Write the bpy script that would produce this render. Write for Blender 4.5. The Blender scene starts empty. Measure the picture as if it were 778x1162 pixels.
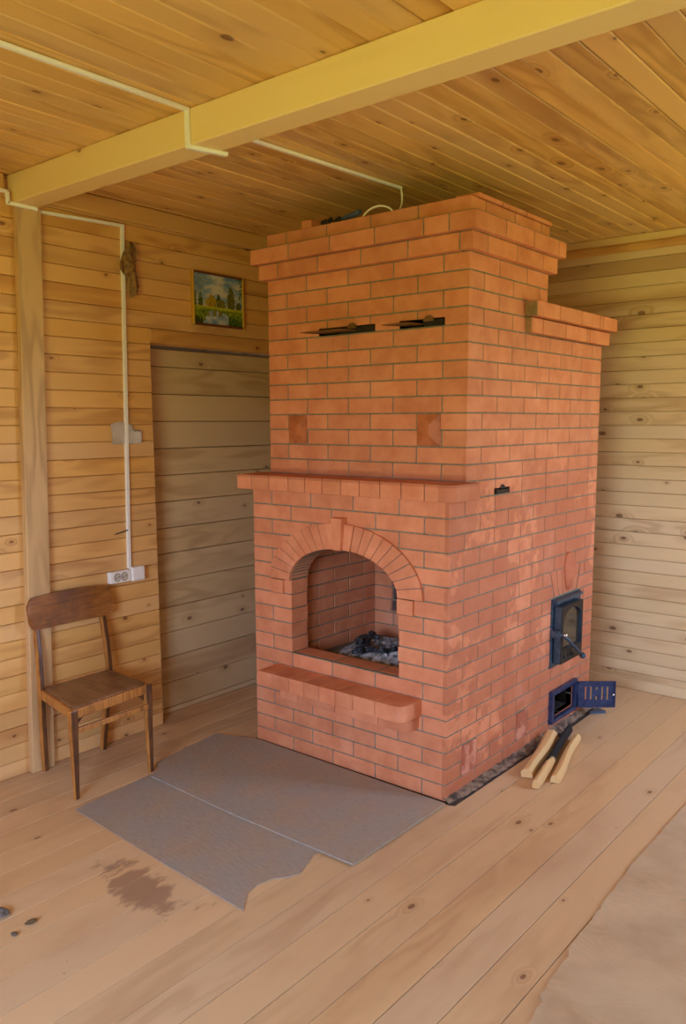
import bpy, bmesh, math, random
from mathutils import Vector, Matrix
random.seed(11)
S = bpy.context.scene
COL = S.collection

# ------------------------------------------------------------------ camera
def make_camera():
    yaw, pitch, roll = -0.685667, 0.136723, -0.003487
    cy, sy = math.cos(yaw), math.sin(yaw)
    f = Vector((sy*math.cos(pitch), cy*math.cos(pitch), -math.sin(pitch)))
    r0 = Vector((cy, -sy, 0)); u0 = r0.cross(f)
    c, s = math.cos(roll), math.sin(roll)
    r = c*r0 + s*u0; u = -s*r0 + c*u0
    cam = bpy.data.cameras.new('camera'); o = bpy.data.objects.new('camera', cam)
    COL.objects.link(o)
    m = Matrix((( r.x, u.x, -f.x, 1.71888), (r.y, u.y, -f.y, -2.76895), (r.z, u.z, -f.z, 1.57759), (0,0,0,1)))
    o.matrix_world = m
    cam.sensor_fit = 'VERTICAL'; cam.sensor_height = 36
    cam.lens = 929.114*36/1162
    cam.shift_y = 24.873/1162
    cam.clip_start = .05
    S.camera = o
make_camera()

# ------------------------------------------------------------------ world and light
EXPOSURE = -0.12
def setup_world():
    w = bpy.data.worlds.new('sky'); S.world = w; w.use_nodes = True
    nt = w.node_tree; nt.nodes.clear()
    out = nt.nodes.new('ShaderNodeOutputWorld'); bg = nt.nodes.new('ShaderNodeBackground')
    tc = nt.nodes.new('ShaderNodeTexCoord'); sp = nt.nodes.new('ShaderNodeSeparateXYZ')
    cr = nt.nodes.new('ShaderNodeValToRGB'); mr = nt.nodes.new('ShaderNodeMapRange')
    nt.links.new(tc.outputs['Generated'], sp.inputs[0])
    nt.links.new(sp.outputs['Z'], mr.inputs[0])
    mr.inputs[1].default_value = -1; mr.inputs[2].default_value = 1
    nt.links.new(mr.outputs[0], cr.inputs[0]); nt.links.new(cr.outputs[0], bg.inputs[0]); nt.links.new(bg.outputs[0], out.inputs[0])
    e = cr.color_ramp.elements
    e[0].position = 0.0; e[0].color = (.50, .54, .11, 1)      # sunlit yellow-green grass below the horizon
    e[1].position = 1.0; e[1].color = (.6, .9, 1.6, 1)
    for p, c in ((.47, (.50,.54,.11,1)), (.50, (.80,.85,.80,1)), (.53, (.95, 1.17, 1.62, 1)), (.7, (.80, 1.08, 1.75, 1))):
        n = e.new(p); n.color = c
    bg.inputs[1].default_value = 20.0
setup_world()
def portal(loc, rot, sx, sz):
    l = bpy.data.lights.new('window_portal', 'AREA'); l.shape = 'RECTANGLE'; l.size = sx; l.size_y = sz
    l.cycles.is_portal = True
    o = bpy.data.objects.new('window_portal', l); o.location = loc; o.rotation_euler = rot; COL.objects.link(o)
WF = dict(x0=.15, x1=1.75, z0=.75, z1=1.95, y=-3.9)     # window in the wall behind the camera
WR = dict(y0=.95, y1=1.75, z0=.9, z1=2.25, x=2.7)       # window in the right-hand wall
portal(((WF['x0']+WF['x1'])/2, WF['y']-.06, (WF['z0']+WF['z1'])/2), (math.pi/2, 0, 0), WF['x1']-WF['x0'], WF['z1']-WF['z0'])
portal((WR['x']+.06, (WR['y0']+WR['y1'])/2, (WR['z0']+WR['z1'])/2), (math.pi/2, 0, math.pi/2), WR['y1']-WR['y0'], WR['z1']-WR['z0'])
v = S.view_settings
S.display_settings.display_device = 'sRGB'
v.view_transform = 'Standard'; v.look = 'None'; v.gamma = 1; v.use_curve_mapping = False; v.exposure = EXPOSURE
S.cycles.max_bounces = 14; S.cycles.diffuse_bounces = 8; S.cycles.use_denoising = True
S.cycles.sample_clamp_indirect = 8

# ------------------------------------------------------------------ helpers
def lin(r, g, b):
    def f(c):
        c /= 255.0
        return c/12.92 if c <= .04045 else ((c+.055)/1.055)**2.4
    return (f(r), f(g), f(b), 1)

def obj(name, bm, mat, parent=None, smooth=False, kind=None):
    me = bpy.data.meshes.new(name); bm.normal_update()
    if smooth:
        for f in bm.faces: f.smooth = True
    bm.to_mesh(me); bm.free()
    mats = mat if isinstance(mat, (list, tuple)) else [mat]
    for m in mats: me.materials.append(m)
    o = bpy.data.objects.new(name, me); COL.objects.link(o)
    if parent is not None: o.parent = parent
    if kind: o['kind'] = kind
    return o

def empty(name, loc=(0,0,0), rz=0):
    o = bpy.data.objects.new(name, None); o.empty_display_size = .05
    o.location = loc; o.rotation_euler = (0,0,rz); COL.objects.link(o)
    return o

def tag(o, label, cat, group=None, kind=None):
    o['label'] = label; o['category'] = cat
    if group: o['group'] = group
    if kind: o['kind'] = kind
    return o

def box(bm, x0, x1, y0, y1, z0, z1, bev=0.0, mat=0, M=None, seg=1):
    t = bmesh.new() if bev else bm
    vs = [t.verts.new(p) for p in ((x0,y0,z0),(x1,y0,z0),(x1,y1,z0),(x0,y1,z0),(x0,y0,z1),(x1,y0,z1),(x1,y1,z1),(x0,y1,z1))]
    fs = [t.faces.new([vs[i] for i in q]) for q in ((0,3,2,1),(4,5,6,7),(0,1,5,4),(1,2,6,5),(2,3,7,6),(3,0,4,7))]
    for f in fs: f.material_index = mat
    if bev:
        bmesh.ops.bevel(t, geom=t.edges[:], offset=bev, segments=seg, affect='EDGES', profile=.5)
        merge(bm, t, M, mat)
    elif M is not None:
        bmesh.ops.transform(bm, matrix=M, verts=vs)

def merge(bm, t, M=None, mat=None):
    if M is not None: t.transform(M)
    mp = {}
    for v_ in t.verts: mp[v_] = bm.verts.new(v_.co)
    for f in t.faces:
        try: nf = bm.faces.new([mp[a] for a in f.verts])
        except ValueError: continue
        nf.material_index = f.material_index if mat is None else mat
        nf.smooth = f.smooth
    t.free()

def prism(bm, pts, d, base, u, w, n, bev=0.0, mat=0):
    """extrude the 2-D outline pts (in axes u,w from base) by d along n"""
    t = bmesh.new()
    base, u, w, n = Vector(base), Vector(u), Vector(w), Vector(n)
    a = [t.verts.new(base + u*p[0] + w*p[1]) for p in pts]
    b = [t.verts.new(base + u*p[0] + w*p[1] + n*d) for p in pts]
    t.faces.new(a); t.faces.new(b[::-1])
    k = len(pts)
    for i in range(k): t.faces.new((a[i], b[i], b[(i+1)%k], a[(i+1)%k]))
    bmesh.ops.recalc_face_normals(t, faces=t.faces[:])
    if bev: bmesh.ops.bevel(t, geom=t.edges[:], offset=bev, segments=1, affect='EDGES', profile=.5)
    merge(bm, t, None, mat)

def tube(bm, pts, r, seg=10, mat=0, cap=True, scale=None):
    """round tube through pts; r may be a number or list; scale = (a,b) flattening"""
    pts = [Vector(p) for p in pts]; n = len(pts)
    rs = r if isinstance(r, (list, tuple)) else [r]*n
    rings = []; up = None
    for i, p in enumerate(pts):
        t = (pts[min(i+1, n-1)] - pts[max(i-1, 0)]).normalized()
        if up is None:
            up = Vector((0,0,1)) if abs(t.z) < .9 else Vector((1,0,0))
        s = t.cross(up).normalized(); up = s.cross(t).normalized()
        rings.append([bm.verts.new(p + (s*math.cos(2*math.pi*k/seg) + up*math.sin(2*math.pi*k/seg))*rs[i]) for k in range(seg)])
    for a, b in zip(rings, rings[1:]):
        for k in range(seg):
            f = bm.faces.new((a[k], a[(k+1)%seg], b[(k+1)%seg], b[k])); f.smooth = True; f.material_index = mat
    if cap:
        f = bm.faces.new(rings[0][::-1]); f.material_index = mat
        f = bm.faces.new(rings[-1]); f.material_index = mat

def ball(bm, c, r, mat=0, sc=(1,1,1), sub=2):
    t = bmesh.new(); bmesh.ops.create_icosphere(t, subdivisions=sub, radius=r)
    for f in t.faces: f.smooth = True
    merge(bm, t, Matrix.Translation(c) @ Matrix.Diagonal((*sc, 1)), mat)

def cut(o, cutter_bms):
    """subtract closed shapes from o's mesh and keep the result"""
    keep = list(o.data.materials)
    for cb in cutter_bms:
        cm = bpy.data.meshes.new('c'); bmesh.ops.recalc_face_normals(cb, faces=cb.faces[:]); cb.to_mesh(cm); cb.free()
        co = bpy.data.objects.new('c', cm); COL.objects.link(co)
        md = o.modifiers.new('b', 'BOOLEAN'); md.operation = 'DIFFERENCE'; md.solver = 'EXACT'; md.object = co
        bpy.context.view_layer.update()
        dg = bpy.context.evaluated_depsgraph_get()
        me = bpy.data.meshes.new_from_object(o.evaluated_get(dg))
        o.modifiers.clear(); old = o.data; o.data = me
        bpy.data.objects.remove(co); bpy.data.meshes.remove(cm); bpy.data.meshes.remove(old)
    me = o.data
    idx = [p.material_index if p.material_index < len(keep) else 0 for p in me.polygons]
    me.materials.clear()
    for m in keep: me.materials.append(m)
    me.polygons.foreach_set('material_index', idx); me.update()
    return o

# ------------------------------------------------------------------ materials
class N:
    def __init__(s, name):
        s.m = bpy.data.materials.new(name); s.m.use_nodes = True; s.t = s.m.node_tree
        s.b = s.t.nodes['Principled BSDF']
    def n(s, typ, **kw):
        x = s.t.nodes.new('ShaderNode'+typ)
        for k, v_ in kw.items(): setattr(x, k, v_)
        return x
    def put(s, sock, v_):
        if hasattr(v_, 'is_output') or isinstance(v_, bpy.types.NodeSocket): s.t.links.new(v_, sock)
        else: sock.default_value = v_
    def math(s, op, a, b=0.0, c=0.0, clamp=False):
        x = s.n('Math', operation=op, use_clamp=clamp)
        s.put(x.inputs[0], a); s.put(x.inputs[1], b); s.put(x.inputs[2], c)
        return x.outputs[0]
    def vec(s, op, a, b=(0,0,0)):
        x = s.n('VectorMath', operation=op); s.put(x.inputs[0], a); s.put(x.inputs[1], b); return x.outputs[0]
    def mix(s, f, a, b, typ='MIX'):
        x = s.n('Mix', data_type='RGBA', blend_type=typ); s.put(x.inputs[0], f); s.put(x.inputs[6], a); s.put(x.inputs[7], b)
        return x.outputs[2]
    def noise(s, vec, scale=5, detail=3, rough=.5, dist=0.0):
        x = s.n('TexNoise'); s.put(x.inputs['Vector'], vec); x.inputs['Scale'].default_value = scale
        x.inputs['Detail'].default_value = detail; x.inputs['Roughness'].default_value = rough; x.inputs['Distortion'].default_value = dist
        return x.outputs[0]
    def ramp(s, f, lo, hi, a=0.0, b=1.0):
        x = s.n('MapRange'); x.interpolation_type = 'SMOOTHSTEP'
        s.put(x.inputs[0], f); s.put(x.inputs[1], lo); s.put(x.inputs[2], hi); s.put(x.inputs[3], a); s.put(x.inputs[4], b)
        return x.outputs[0]
    def bump(s, h, strength=.3, dist=.01):
        x = s.n('Bump'); x.inputs['Strength'].default_value = strength; x.inputs['Distance'].default_value = dist
        s.put(x.inputs['Height'], h); s.t.links.new(x.outputs[0], s.b.inputs['Normal'])

def wood(name, light, dark, axis=0, knots=.5, red=.12, rough=.55, knot_size=1.0, bowl=None, contrast=.66, var=.12, spec=.4, plank=.08):
    """planed softwood boards; axis = direction of the grain in object space, one island of the mesh = one board"""
    k = N(name)
    tc = k.n('TexCoord'); rnd = k.n('NewGeometry').outputs['Random Per Island']
    sp = k.n('SeparateXYZ'); k.t.links.new(tc.outputs['Object'], sp.inputs[0])
    off = k.math('MULTIPLY', rnd, 91.0)
    L = sp.outputs[axis]; others = [sp.outputs[i] for i in range(3) if i != axis]
    cmb = k.n('CombineXYZ')
    k.put(cmb.inputs[0], k.math('ADD', L, off)); k.put(cmb.inputs[1], k.math('ADD', others[0], off)); k.put(cmb.inputs[2], others[1])
    P = cmb.outputs[0]
    # knots
    vk = k.n('TexVoronoi'); vk.voronoi_dimensions = '2D'
    pk = k.n('CombineXYZ'); acr = k.math('ADD', others[0], others[1])
    k.put(pk.inputs[0], k.math('MULTIPLY', k.math('ADD', L, off), 2.6)); k.put(pk.inputs[1], k.math('MULTIPLY', acr, 1/plank*.8))
    k.put(vk.inputs['Vector'], pk.outputs[0]); vk.inputs['Scale'].default_value = 1
    # distance in metres-ish around the cell point
    dv = k.vec('SUBTRACT', pk.outputs[0], vk.outputs['Position'])
    ds = k.n('SeparateXYZ'); k.t.links.new(dv, ds.inputs[0])
    dx = k.math('DIVIDE', ds.outputs[0], 2.6*.020*knot_size); dy = k.math('DIVIDE', ds.outputs[1], .8/plank*.011*knot_size)
    dist = k.math('SQRT', k.math('ADD', k.math('MULTIPLY', dx, dx), k.math('MULTIPLY', dy, dy)))
    cs = k.n('SeparateColor'); k.t.links.new(vk.outputs['Color'], cs.inputs[0])
    on = k.math('LESS_THAN', cs.outputs[0], knots)
    size = k.math('ADD', k.math('MULTIPLY', cs.outputs[1], .75), .35)
    dk = k.math('DIVIDE', dist, size)
    kn = k.math('MULTIPLY', k.ramp(dk, .55, 1.05, 1, 0), on)
    halo = k.math('MULTIPLY', k.ramp(dk, .8, 4.0, 1, 0), on)
    # grain, bending around knots
    gs = k.vec('MULTIPLY', P, (1.1, 22, 22))
    warp = k.noise(k.vec('MULTIPLY', P, (1.3, 7, 7)), 1.0, 2, .5)
    g = k.noise(gs, 1.0, 3, .6, .4)
    ph = k.math('ADD', k.math('MULTIPLY', warp, 34), k.math('MULTIPLY', halo, 9))
    ring = k.math('MULTIPLY_ADD', k.math('SINE', ph), .5, .5)
    ring = k.math('MULTIPLY', ring, k.ramp(k.noise(k.vec('MULTIPLY', P, (.7, 3, 3)), 1.0, 1), .42, .6))
    fine = k.noise(k.vec('MULTIPLY', P, (6, 190, 190)), 1.0, 2, .6)
    gr = k.math('ADD', k.math('MULTIPLY', g, .45), k.math('ADD', k.math('MULTIPLY', ring, .42), k.math('MULTIPLY', fine, .22)))
    gr = k.ramp(gr, .3, .95)
    c = k.mix(k.math('MULTIPLY', gr, contrast), light, dark)
    c = k.mix(k.math('MULTIPLY', halo, .35), c, dark)
    # per board tone
    r2 = k.math('FRACT', k.math('MULTIPLY', rnd, 17.31))
    redm = k.math('MULTIPLY', k.math('LESS_THAN', r2, red), k.ramp(k.noise(k.vec('MULTIPLY', P, (.8, 9, 9)), 1, 2), .38, .62))
    c = k.mix(k.math('MULTIPLY', redm, .55), c, (dark[0]*.92, dark[1]*.80, dark[2]*.74, 1))
    hs = k.n('HueSaturation'); k.put(hs.inputs['Color'], c)
    k.put(hs.inputs['Value'], k.math('MULTIPLY_ADD', rnd, 2*var, 1-var))
    k.put(hs.inputs['Saturation'], k.math('MULTIPLY_ADD', k.math('FRACT', k.math('MULTIPLY', rnd, 7.77)), .12, .92))
    c = hs.outputs[0]
    kc = k.mix(k.ramp(dk, .2, .8), (dark[0]*.5, dark[1]*.36, dark[2]*.34, 1), (dark[0]*.22, dark[1]*.16, dark[2]*.17, 1))
    c = k.mix(k.math('MULTIPLY', kn, .85), c, kc)
    k.t.links.new(c, k.b.inputs['Base Color'])
    k.b.inputs['Roughness'].default_value = rough; k.b.inputs['Specular IOR Level'].default_value = spec
    k.bump(k.math('ADD', gr, k.math('MULTIPLY', kn, -.6)), .12, .004)
    return k, c, tc, P

SOOTX, SOOTZ = -.775, .57
def brick_mat():
    k = N('red_brick')
    tc = k.n('TexCoord'); P = tc.outputs['Object']; rnd = k.n('NewGeometry').outputs['Random Per Island']
    A = lin(216, 141, 100); B = lin(198, 119, 80)
    n1 = k.noise(P, 9, 4, .6); n2 = k.noise(P, 2.2, 2, .5); n3 = k.noise(P, 160, 2, .7)
    c = k.mix(k.ramp(n1, .3, .75), A, B)
    hs = k.n('HueSaturation'); k.put(hs.inputs['Color'], c); k.put(hs.inputs['Value'], k.math('MULTIPLY_ADD', rnd, .14, .93))
    c = hs.outputs[0]
    # wiped, wet looking brick; the patches also paint shade onto the lower right side
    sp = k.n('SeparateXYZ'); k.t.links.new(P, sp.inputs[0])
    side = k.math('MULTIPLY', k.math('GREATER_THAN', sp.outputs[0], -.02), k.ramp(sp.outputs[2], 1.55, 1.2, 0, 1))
    damp_shade = k.math('MULTIPLY', k.ramp(k.noise(k.vec('ADD', P, (3.1,.4,.2)), 3.0, 4, .6), .41, .46), side)
    c = k.mix(k.math('MULTIPLY', damp_shade, .48), c, lin(160, 84, 54))
    # dark splash line on the course just above the mantel
    row_ = k.math('MULTIPLY', k.math('LESS_THAN', k.math('ABSOLUTE', k.math('SUBTRACT', sp.outputs[2], 1.350)), .032), k.math('LESS_THAN', sp.outputs[1], .128))
    zz = k.math('ADD', sp.outputs[2], k.math('MULTIPLY', k.math('SUBTRACT', n1, .5), .05))
    c = k.mix(k.math('MULTIPLY', k.math('MULTIPLY', row_, k.ramp(zz, 1.345, 1.362, 1, 0)), .42), c, lin(150, 74, 46))
    # pale bloom
    bloom = k.ramp(k.noise(P, 5, 3, .55), .58, .72)
    c = k.mix(k.math('MULTIPLY', bloom, .16), c, lin(232, 176, 150))
    c = k.mix(k.math('MULTIPLY', k.ramp(n3, .6, .8), .12), c, lin(150, 78, 52))
    # soot licked up the back right of the firebox
    sx = k.math('ABSOLUTE', k.math('SUBTRACT', sp.outputs[0], SOOTX))
    soot = k.math('MULTIPLY', k.math('MULTIPLY', k.ramp(k.math('ADD', sx, k.math('MULTIPLY', k.math('SUBTRACT', n1, .5), .05)), .012, .040, 1, 0), k.math('MULTIPLY', k.ramp(sp.outputs[2], SOOTZ-.01, SOOTZ+.01, 0, 1), k.ramp(sp.outputs[2], SOOTZ+.2, SOOTZ+.34, 1, 0))), k.math('MULTIPLY', k.math('GREATER_THAN', sp.outputs[1], .60), k.math('LESS_THAN', sp.outputs[1], .80)))
    c = k.mix(k.math('MULTIPLY', soot, .9), c, lin(40, 42, 52))
    k.t.links.new(c, k.b.inputs['Base Color'])
    k.b.inputs['Roughness'].default_value = .62; k.b.inputs['Specular IOR Level'].default_value = .35
    k.bump(k.math('ADD', n3, k.math('MULTIPLY', n1, .5)), .12, .002)
    return k.m

def plain(name, col, rough=.5, metal=0.0, spec=.5, nscale=0, col2=None, lo=.4, hi=.65, bump=0, detail=4):
    k = N(name)
    if nscale:
        tc = k.n('TexCoord'); nn = k.noise(tc.outputs['Object'], nscale, detail, .6)
        c = k.mix(k.ramp(nn, lo, hi), col, col2 or col); k.t.links.new(c, k.b.inputs['Base Color'])
        if bump: k.bump(nn, bump, .004)
    else: k.b.inputs['Base Color'].default_value = col
    k.b.inputs['Roughness'].default_value = rough; k.b.inputs['Metallic'].default_value = metal
    k.b.inputs['Specular IOR Level'].default_value = spec
    return k.m

M = {}
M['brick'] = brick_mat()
M['mortar'] = plain('grey_mortar', lin(132,124,104), .9, nscale=40, col2=lin(112,104,84))
M['wall_left'] = wood('pine_cladding_left', lin(222,170,98), lin(176,118,54), axis=1, knots=.25, red=.10, var=.06, plank=.079)[0].m
M['wall_back'] = wood('pine_cladding_back', lin(222,194,144), lin(178,138,88), axis=0, knots=.36, red=.13, var=.04, knot_size=1.2, plank=.0765)[0].m
M['recess'] = wood('pine_planks_recess', lin(208,178,128), lin(166,130,86), axis=1, knots=.3, red=.1, var=.05, plank=.14, knot_size=1.0)[0].m
M['ceiling'] = wood('pine_cladding_ceiling', lin(226,180,106), lin(174,118,54), axis=1, knots=.42, red=.12, rough=.30, plank=.09, var=.09, knot_size=1.3)[0].m
M['beam'] = wood('pine_beam', lin(228,196,124), lin(202,160,88), axis=0, knots=.2, red=0, plank=.16, contrast=.35)[0].m
M['post'] = wood('pine_post', lin(200,158,100), lin(152,112,64), axis=2, knots=.3, red=0, plank=.11)[0].m
M['trim'] = wood('pine_trim', lin(206,156,84), lin(164,112,52), axis=1, knots=.3, red=.2, plank=.09)[0].m
M['trim_x'] = wood('pine_trim_back', lin(212,160,84), lin(165,105,48), axis=0, knots=.3, red=.2, plank=.09)[0].m
def floor_mat():
    k, c, tc, P = wood('worn_floor_boards', lin(212,176,128), lin(182,140,94), axis=1, knots=.22, red=.0, rough=.5, plank=.132, contrast=.5, var=.05)
    O = tc.outputs['Object']
    wear = k.ramp(k.noise(k.vec('MULTIPLY', O, (3, 1.1, 1)), 1, 4, .6), .45, .72)
    c = k.mix(k.math('MULTIPLY', wear, .40), c, lin(174,128,90))
    # brown-purple stain in front of the small grey sheet
    d = k.vec('SUBTRACT', O, (-.49, -1.18, 0)); d = k.vec('MULTIPLY', d, (1/.24, 1/.105, 0))
    ln = k.n('VectorMath', operation='LENGTH'); k.put(ln.inputs[0], d)
    blot = k.math('ADD', ln.outputs['Value'], k.math('MULTIPLY', k.math('SUBTRACT', k.noise(k.vec('MULTIPLY', O, (14, 6, 1)), 1, 4, .65), .5), 3.4))
    c = k.mix(k.math('MULTIPLY', k.ramp(blot, .5, 1.0, 1, 0), .6), c, lin(120,82,66))
    dots = k.ramp(k.noise(O, 26, 3, .6), .70, .76)
    c = k.mix(k.math('MULTIPLY', dots, .55), c, lin(120,78,46))
    k.t.links.new(c, k.b.inputs['Base Color'])
    return k.m
M['floor'] = floor_mat()
M['gap'] = plain('dark_gap', lin(58,42,26), .9)
M['sub'] = plain('dark_subfloor', lin(92,62,36), .9)
def mat_sheet():
    k = N('grey_roofing_sheet'); tc = k.n('TexCoord'); O = tc.outputs['Object']
    sp = k.n('SeparateXYZ'); k.t.links.new(O, sp.inputs[0])
    n1 = k.noise(O, 6, 5, .6); n2 = k.noise(k.vec('MULTIPLY', O, (60, 400, 10)), 1, 3, .6)
    fb = k.noise(k.vec('MULTIPLY', O, (25, 130, 1)), 1, 3, .6)
    c = k.mix(k.ramp(n1, .35, .7), lin(160,152,140), lin(170,150,126))
    c = k.mix(k.math('MULTIPLY', k.ramp(fb, .4, .7), .3), c, lin(124,114,104))
    specks = k.ramp(k.noise(O, 38, 2, .5), .72, .78)
    c = k.mix(k.math('MULTIPLY', specks, .6), c, lin(196,178,150))
    k.t.links.new(c, k.b.inputs['Base Color']); k.b.inputs['Roughness'].default_value = .6
    k.bump(k.math('ADD', fb, k.math('MULTIPLY', n1, .8)), .45, .004)
    return k.m
M['sheet'] = mat_sheet()
def mat_ply():
    k = N('worn_plywood'); tc = k.n('TexCoord'); O = tc.outputs['Object']
    n = k.noise(k.vec('MULTIPLY', O, (1.1, 2.6, 1)), 1, 2, .5)
    ring = k.math('MULTIPLY_ADD', k.math('SINE', k.math('MULTIPLY', n, 260)), .5, .5)
    mask = k.ramp(k.noise(O, 3.3, 2, .5), .46, .6)
    c = k.mix(k.ramp(k.noise(O, 4, 4, .6), .3, .75), lin(202,178,142), lin(180,152,118))
    c = k.mix(k.math('MULTIPLY', k.math('MULTIPLY', ring, mask), .2), c, lin(224,188,142))
    k.t.links.new(c, k.b.inputs['Base Color']); k.b.inputs['Roughness'].default_value = .55
    k.bump(ring, .05, .003)
    return k.m
M['ply'] = mat_ply()
M['rubble'] = plain('rough_dark_mortar', lin(140,116,94), .95, nscale=22, col2=lin(70,56,46), bump=.6)
M['iron'] = plain('blue_black_cast_iron', lin(56,72,88), .36, metal=.5, nscale=30, col2=lin(74,92,108), bump=.1)
M['iron_n'] = plain('navy_cast_iron', lin(44,56,92), .38, metal=.4, nscale=30, col2=lin(62,74,108), bump=.1)
M['iron_d'] = plain('dark_cast_iron', lin(30,28,26), .5, metal=.4, nscale=40, col2=lin(52,42,32))
M['glass'] = plain('dark_stove_glass', lin(52,44,34), .08, spec=.8)
M['soot'] = plain('soot', lin(22,18,15), .95, nscale=25, col2=lin(52,36,26))
M['steel'] = plain('bright_steel', lin(200,205,210), .2, metal=1)
M['plate'] = plain('brown_steel_plate', lin(120,84,46), .5, metal=.3, nscale=20, col2=lin(90,70,40))
M['white_pvc'] = plain('white_plastic', lin(240,238,230), .4)
M['pvc_shade'] = plain('socket_insert', lin(200,192,172), .4)
M['hole'] = plain('socket_hole', lin(30,30,30), .6)
M['blue_tin'] = plain('blue_grey_tin', lin(84,104,124), .4, metal=.5)
M['bark'] = plain('charred_wood', lin(20,18,17), .9, nscale=45, col2=lin(42,36,32), bump=.9)
M['ash'] = plain('grey_ash', lin(96,94,94), .95, nscale=28, col2=lin(186,182,180), bump=.7)
M['black'] = plain('black_rubber', lin(24,22,20), .6)
M['blue'] = plain('blue_plastic', lin(70,84,120), .5)
M['rag'] = plain('brown_dry_sacking', lin(156,118,66), .95, nscale=50, col2=lin(104,76,40), bump=.6)
M['paper'] = plain('white_paper', lin(244,242,238), .8, nscale=9, col2=lin(226,222,214))
M['split'] = wood('split_firewood', lin(224,184,118), lin(184,132,72), axis=0, knots=0, red=0, plank=.05, contrast=.7)[0].m
def chair_mat(name, a, b, axis):
    k = N(name); tc = k.n('TexCoord'); O = tc.outputs['Object']
    sc = [90, 90, 90]; sc[axis] = 5
    g = k.noise(k.vec('MULTIPLY', O, tuple(sc)), 1, 3, .6)
    w = k.ramp(k.noise(O, 11, 4, .6), .4, .68)
    c = k.mix(k.ramp(g, .35, .7), a, b)
    c = k.mix(k.math('MULTIPLY', w, .5), c, (b[0]*.45, b[1]*.42, b[2]*.4, 1))
    k.t.links.new(c, k.b.inputs['Base Color']); k.b.inputs['Roughness'].default_value = .38
    return k.m
M['ch_v'] = chair_mat('varnished_beech_upright', lin(196,132,62), lin(150,92,40), 2)
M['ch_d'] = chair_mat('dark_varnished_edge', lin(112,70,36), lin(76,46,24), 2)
M['ch_y'] = chair_mat('varnished_plywood', lin(156,98,42), lin(118,70,28), 1)
M['ch_seat'] = chair_mat('worn_seat_plywood', lin(150,112,76), lin(116,84,54), 0)
M['fill_paint'] = plain('pale_fill_boards', lin(214,212,196), .6, nscale=8, col2=lin(204,202,186))  # invented pale finish that makes the unseen walls bounce cool fill light
M['wframe'] = plain('white_window_frame', lin(225,222,212), .5)

# ------------------------------------------------------------------ room
XL, XR, YB, YF, ZC = -1.637, 2.7, 1.935, -3.9, 2.60
XREC = -1.74
def boards_wall(name, plane, a0, a1, zs, thick, mat, facing, axis, backing=True):
    """horizontal cladding; zs = joint heights; axis = direction of the boards"""
    bm = bmesh.new()
    for z0, z1 in zip(zs, zs[1:]):
        jit = random.uniform(-.0012, .0012)
        p0, p1 = sorted((plane + jit, plane - facing*thick))
        if axis == 'y': box(bm, p0, p1, a0, a1, z0+.001, z1-.001, .0026)
        else: box(bm, a0, a1, p0, p1, z0+.001, z1-.001, .0026)
    return bm

def zlist(start, pitch, lo, hi):
    zs = [start]
    while zs[-1]-pitch > lo: zs.append(zs[-1]-pitch)
    zs.append(lo); zs = zs[::-1]
    while zs[-1]+pitch < hi: zs.append(zs[-1]+pitch)
    zs.append(hi)
    return [z for i, z in enumerate(zs) if i == 0 or z-zs[i-1] > .012]

# left wall: cladding up to the recess, a strip above the recess
zl = zlist(2.43, .0787, 0.0, ZC)
REC_Y, REC_Z = -.165, 1.966
bm = boards_wall('w', XL, YF, REC_Y, [z for z in zl if z < REC_Z], .02, None, 1, 'y')
zt = [max(z for z in zl if z < REC_Z)] + [z for z in zl if z >= REC_Z]
for z0, z1 in zip(zt, zt[1:]):
    if z0 < REC_Z:
        box(bm, XL-.02, XL, YF, REC_Y, z0+.001, z1-.001, .0026); box(bm, XL-.02, XL, REC_Y+.001, YB, REC_Z, z1-.001, .0026)
    else: box(bm, XL-.02, XL, YF, YB, z0+.001, z1-.001, .0026)
box(bm, XL-.13, XL-.021, YF, REC_Y-.004, 0, ZC)
box(bm, XL-.13, XL-.021, REC_Y-.004, YB, REC_Z+.004, ZC)
obj('wall_left', bm, M['wall_left'], kind='structure')
bm = bmesh.new()
zr = [0.0] + [.031 + .1405*i for i in range(0, 14)]
zr = [0, .03, .172, .312, .451, .589, .731, .882, 1.018, 1.159, 1.298, 1.439, 1.58, 1.72, 1.86, 1.950]
for z0, z1 in zip(zr, zr[1:]):
    j = random.uniform(-.003, .003)
    box(bm, XREC-.04, XREC+j, REC_Y+.016, YB, z0+.0015, z1-.0015, .003)
obj('wall_recess', bm, M['recess'], kind='structure')
bm = bmesh.new(); box(bm, XREC-.06, XREC-.041, REC_Y-.05, YB, 0, 2.0); obj('wall_recess_backing', bm, M['gap'], kind='structure')
# back wall
zb = zlist(1.013, .0767, .103, 2.52)
bm = boards_wall('w', YB, XREC-.1, XR, zb, .02, None, -1, 'x')
box(bm, XREC-.1, XR, YB+.021, YB+.10, 0, ZC)
obj('wall_back', bm, M['wall_back'], kind='structure')
bm = bmesh.new(); box(bm, XREC, XR, YB-.006, YB+.02, 0, .062, .004); box(bm, XREC, XR, YB-.002, YB+.02, .062, .102, .003)
obj('baseboard_back', bm, M['wall_back'], kind='structure')
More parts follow.
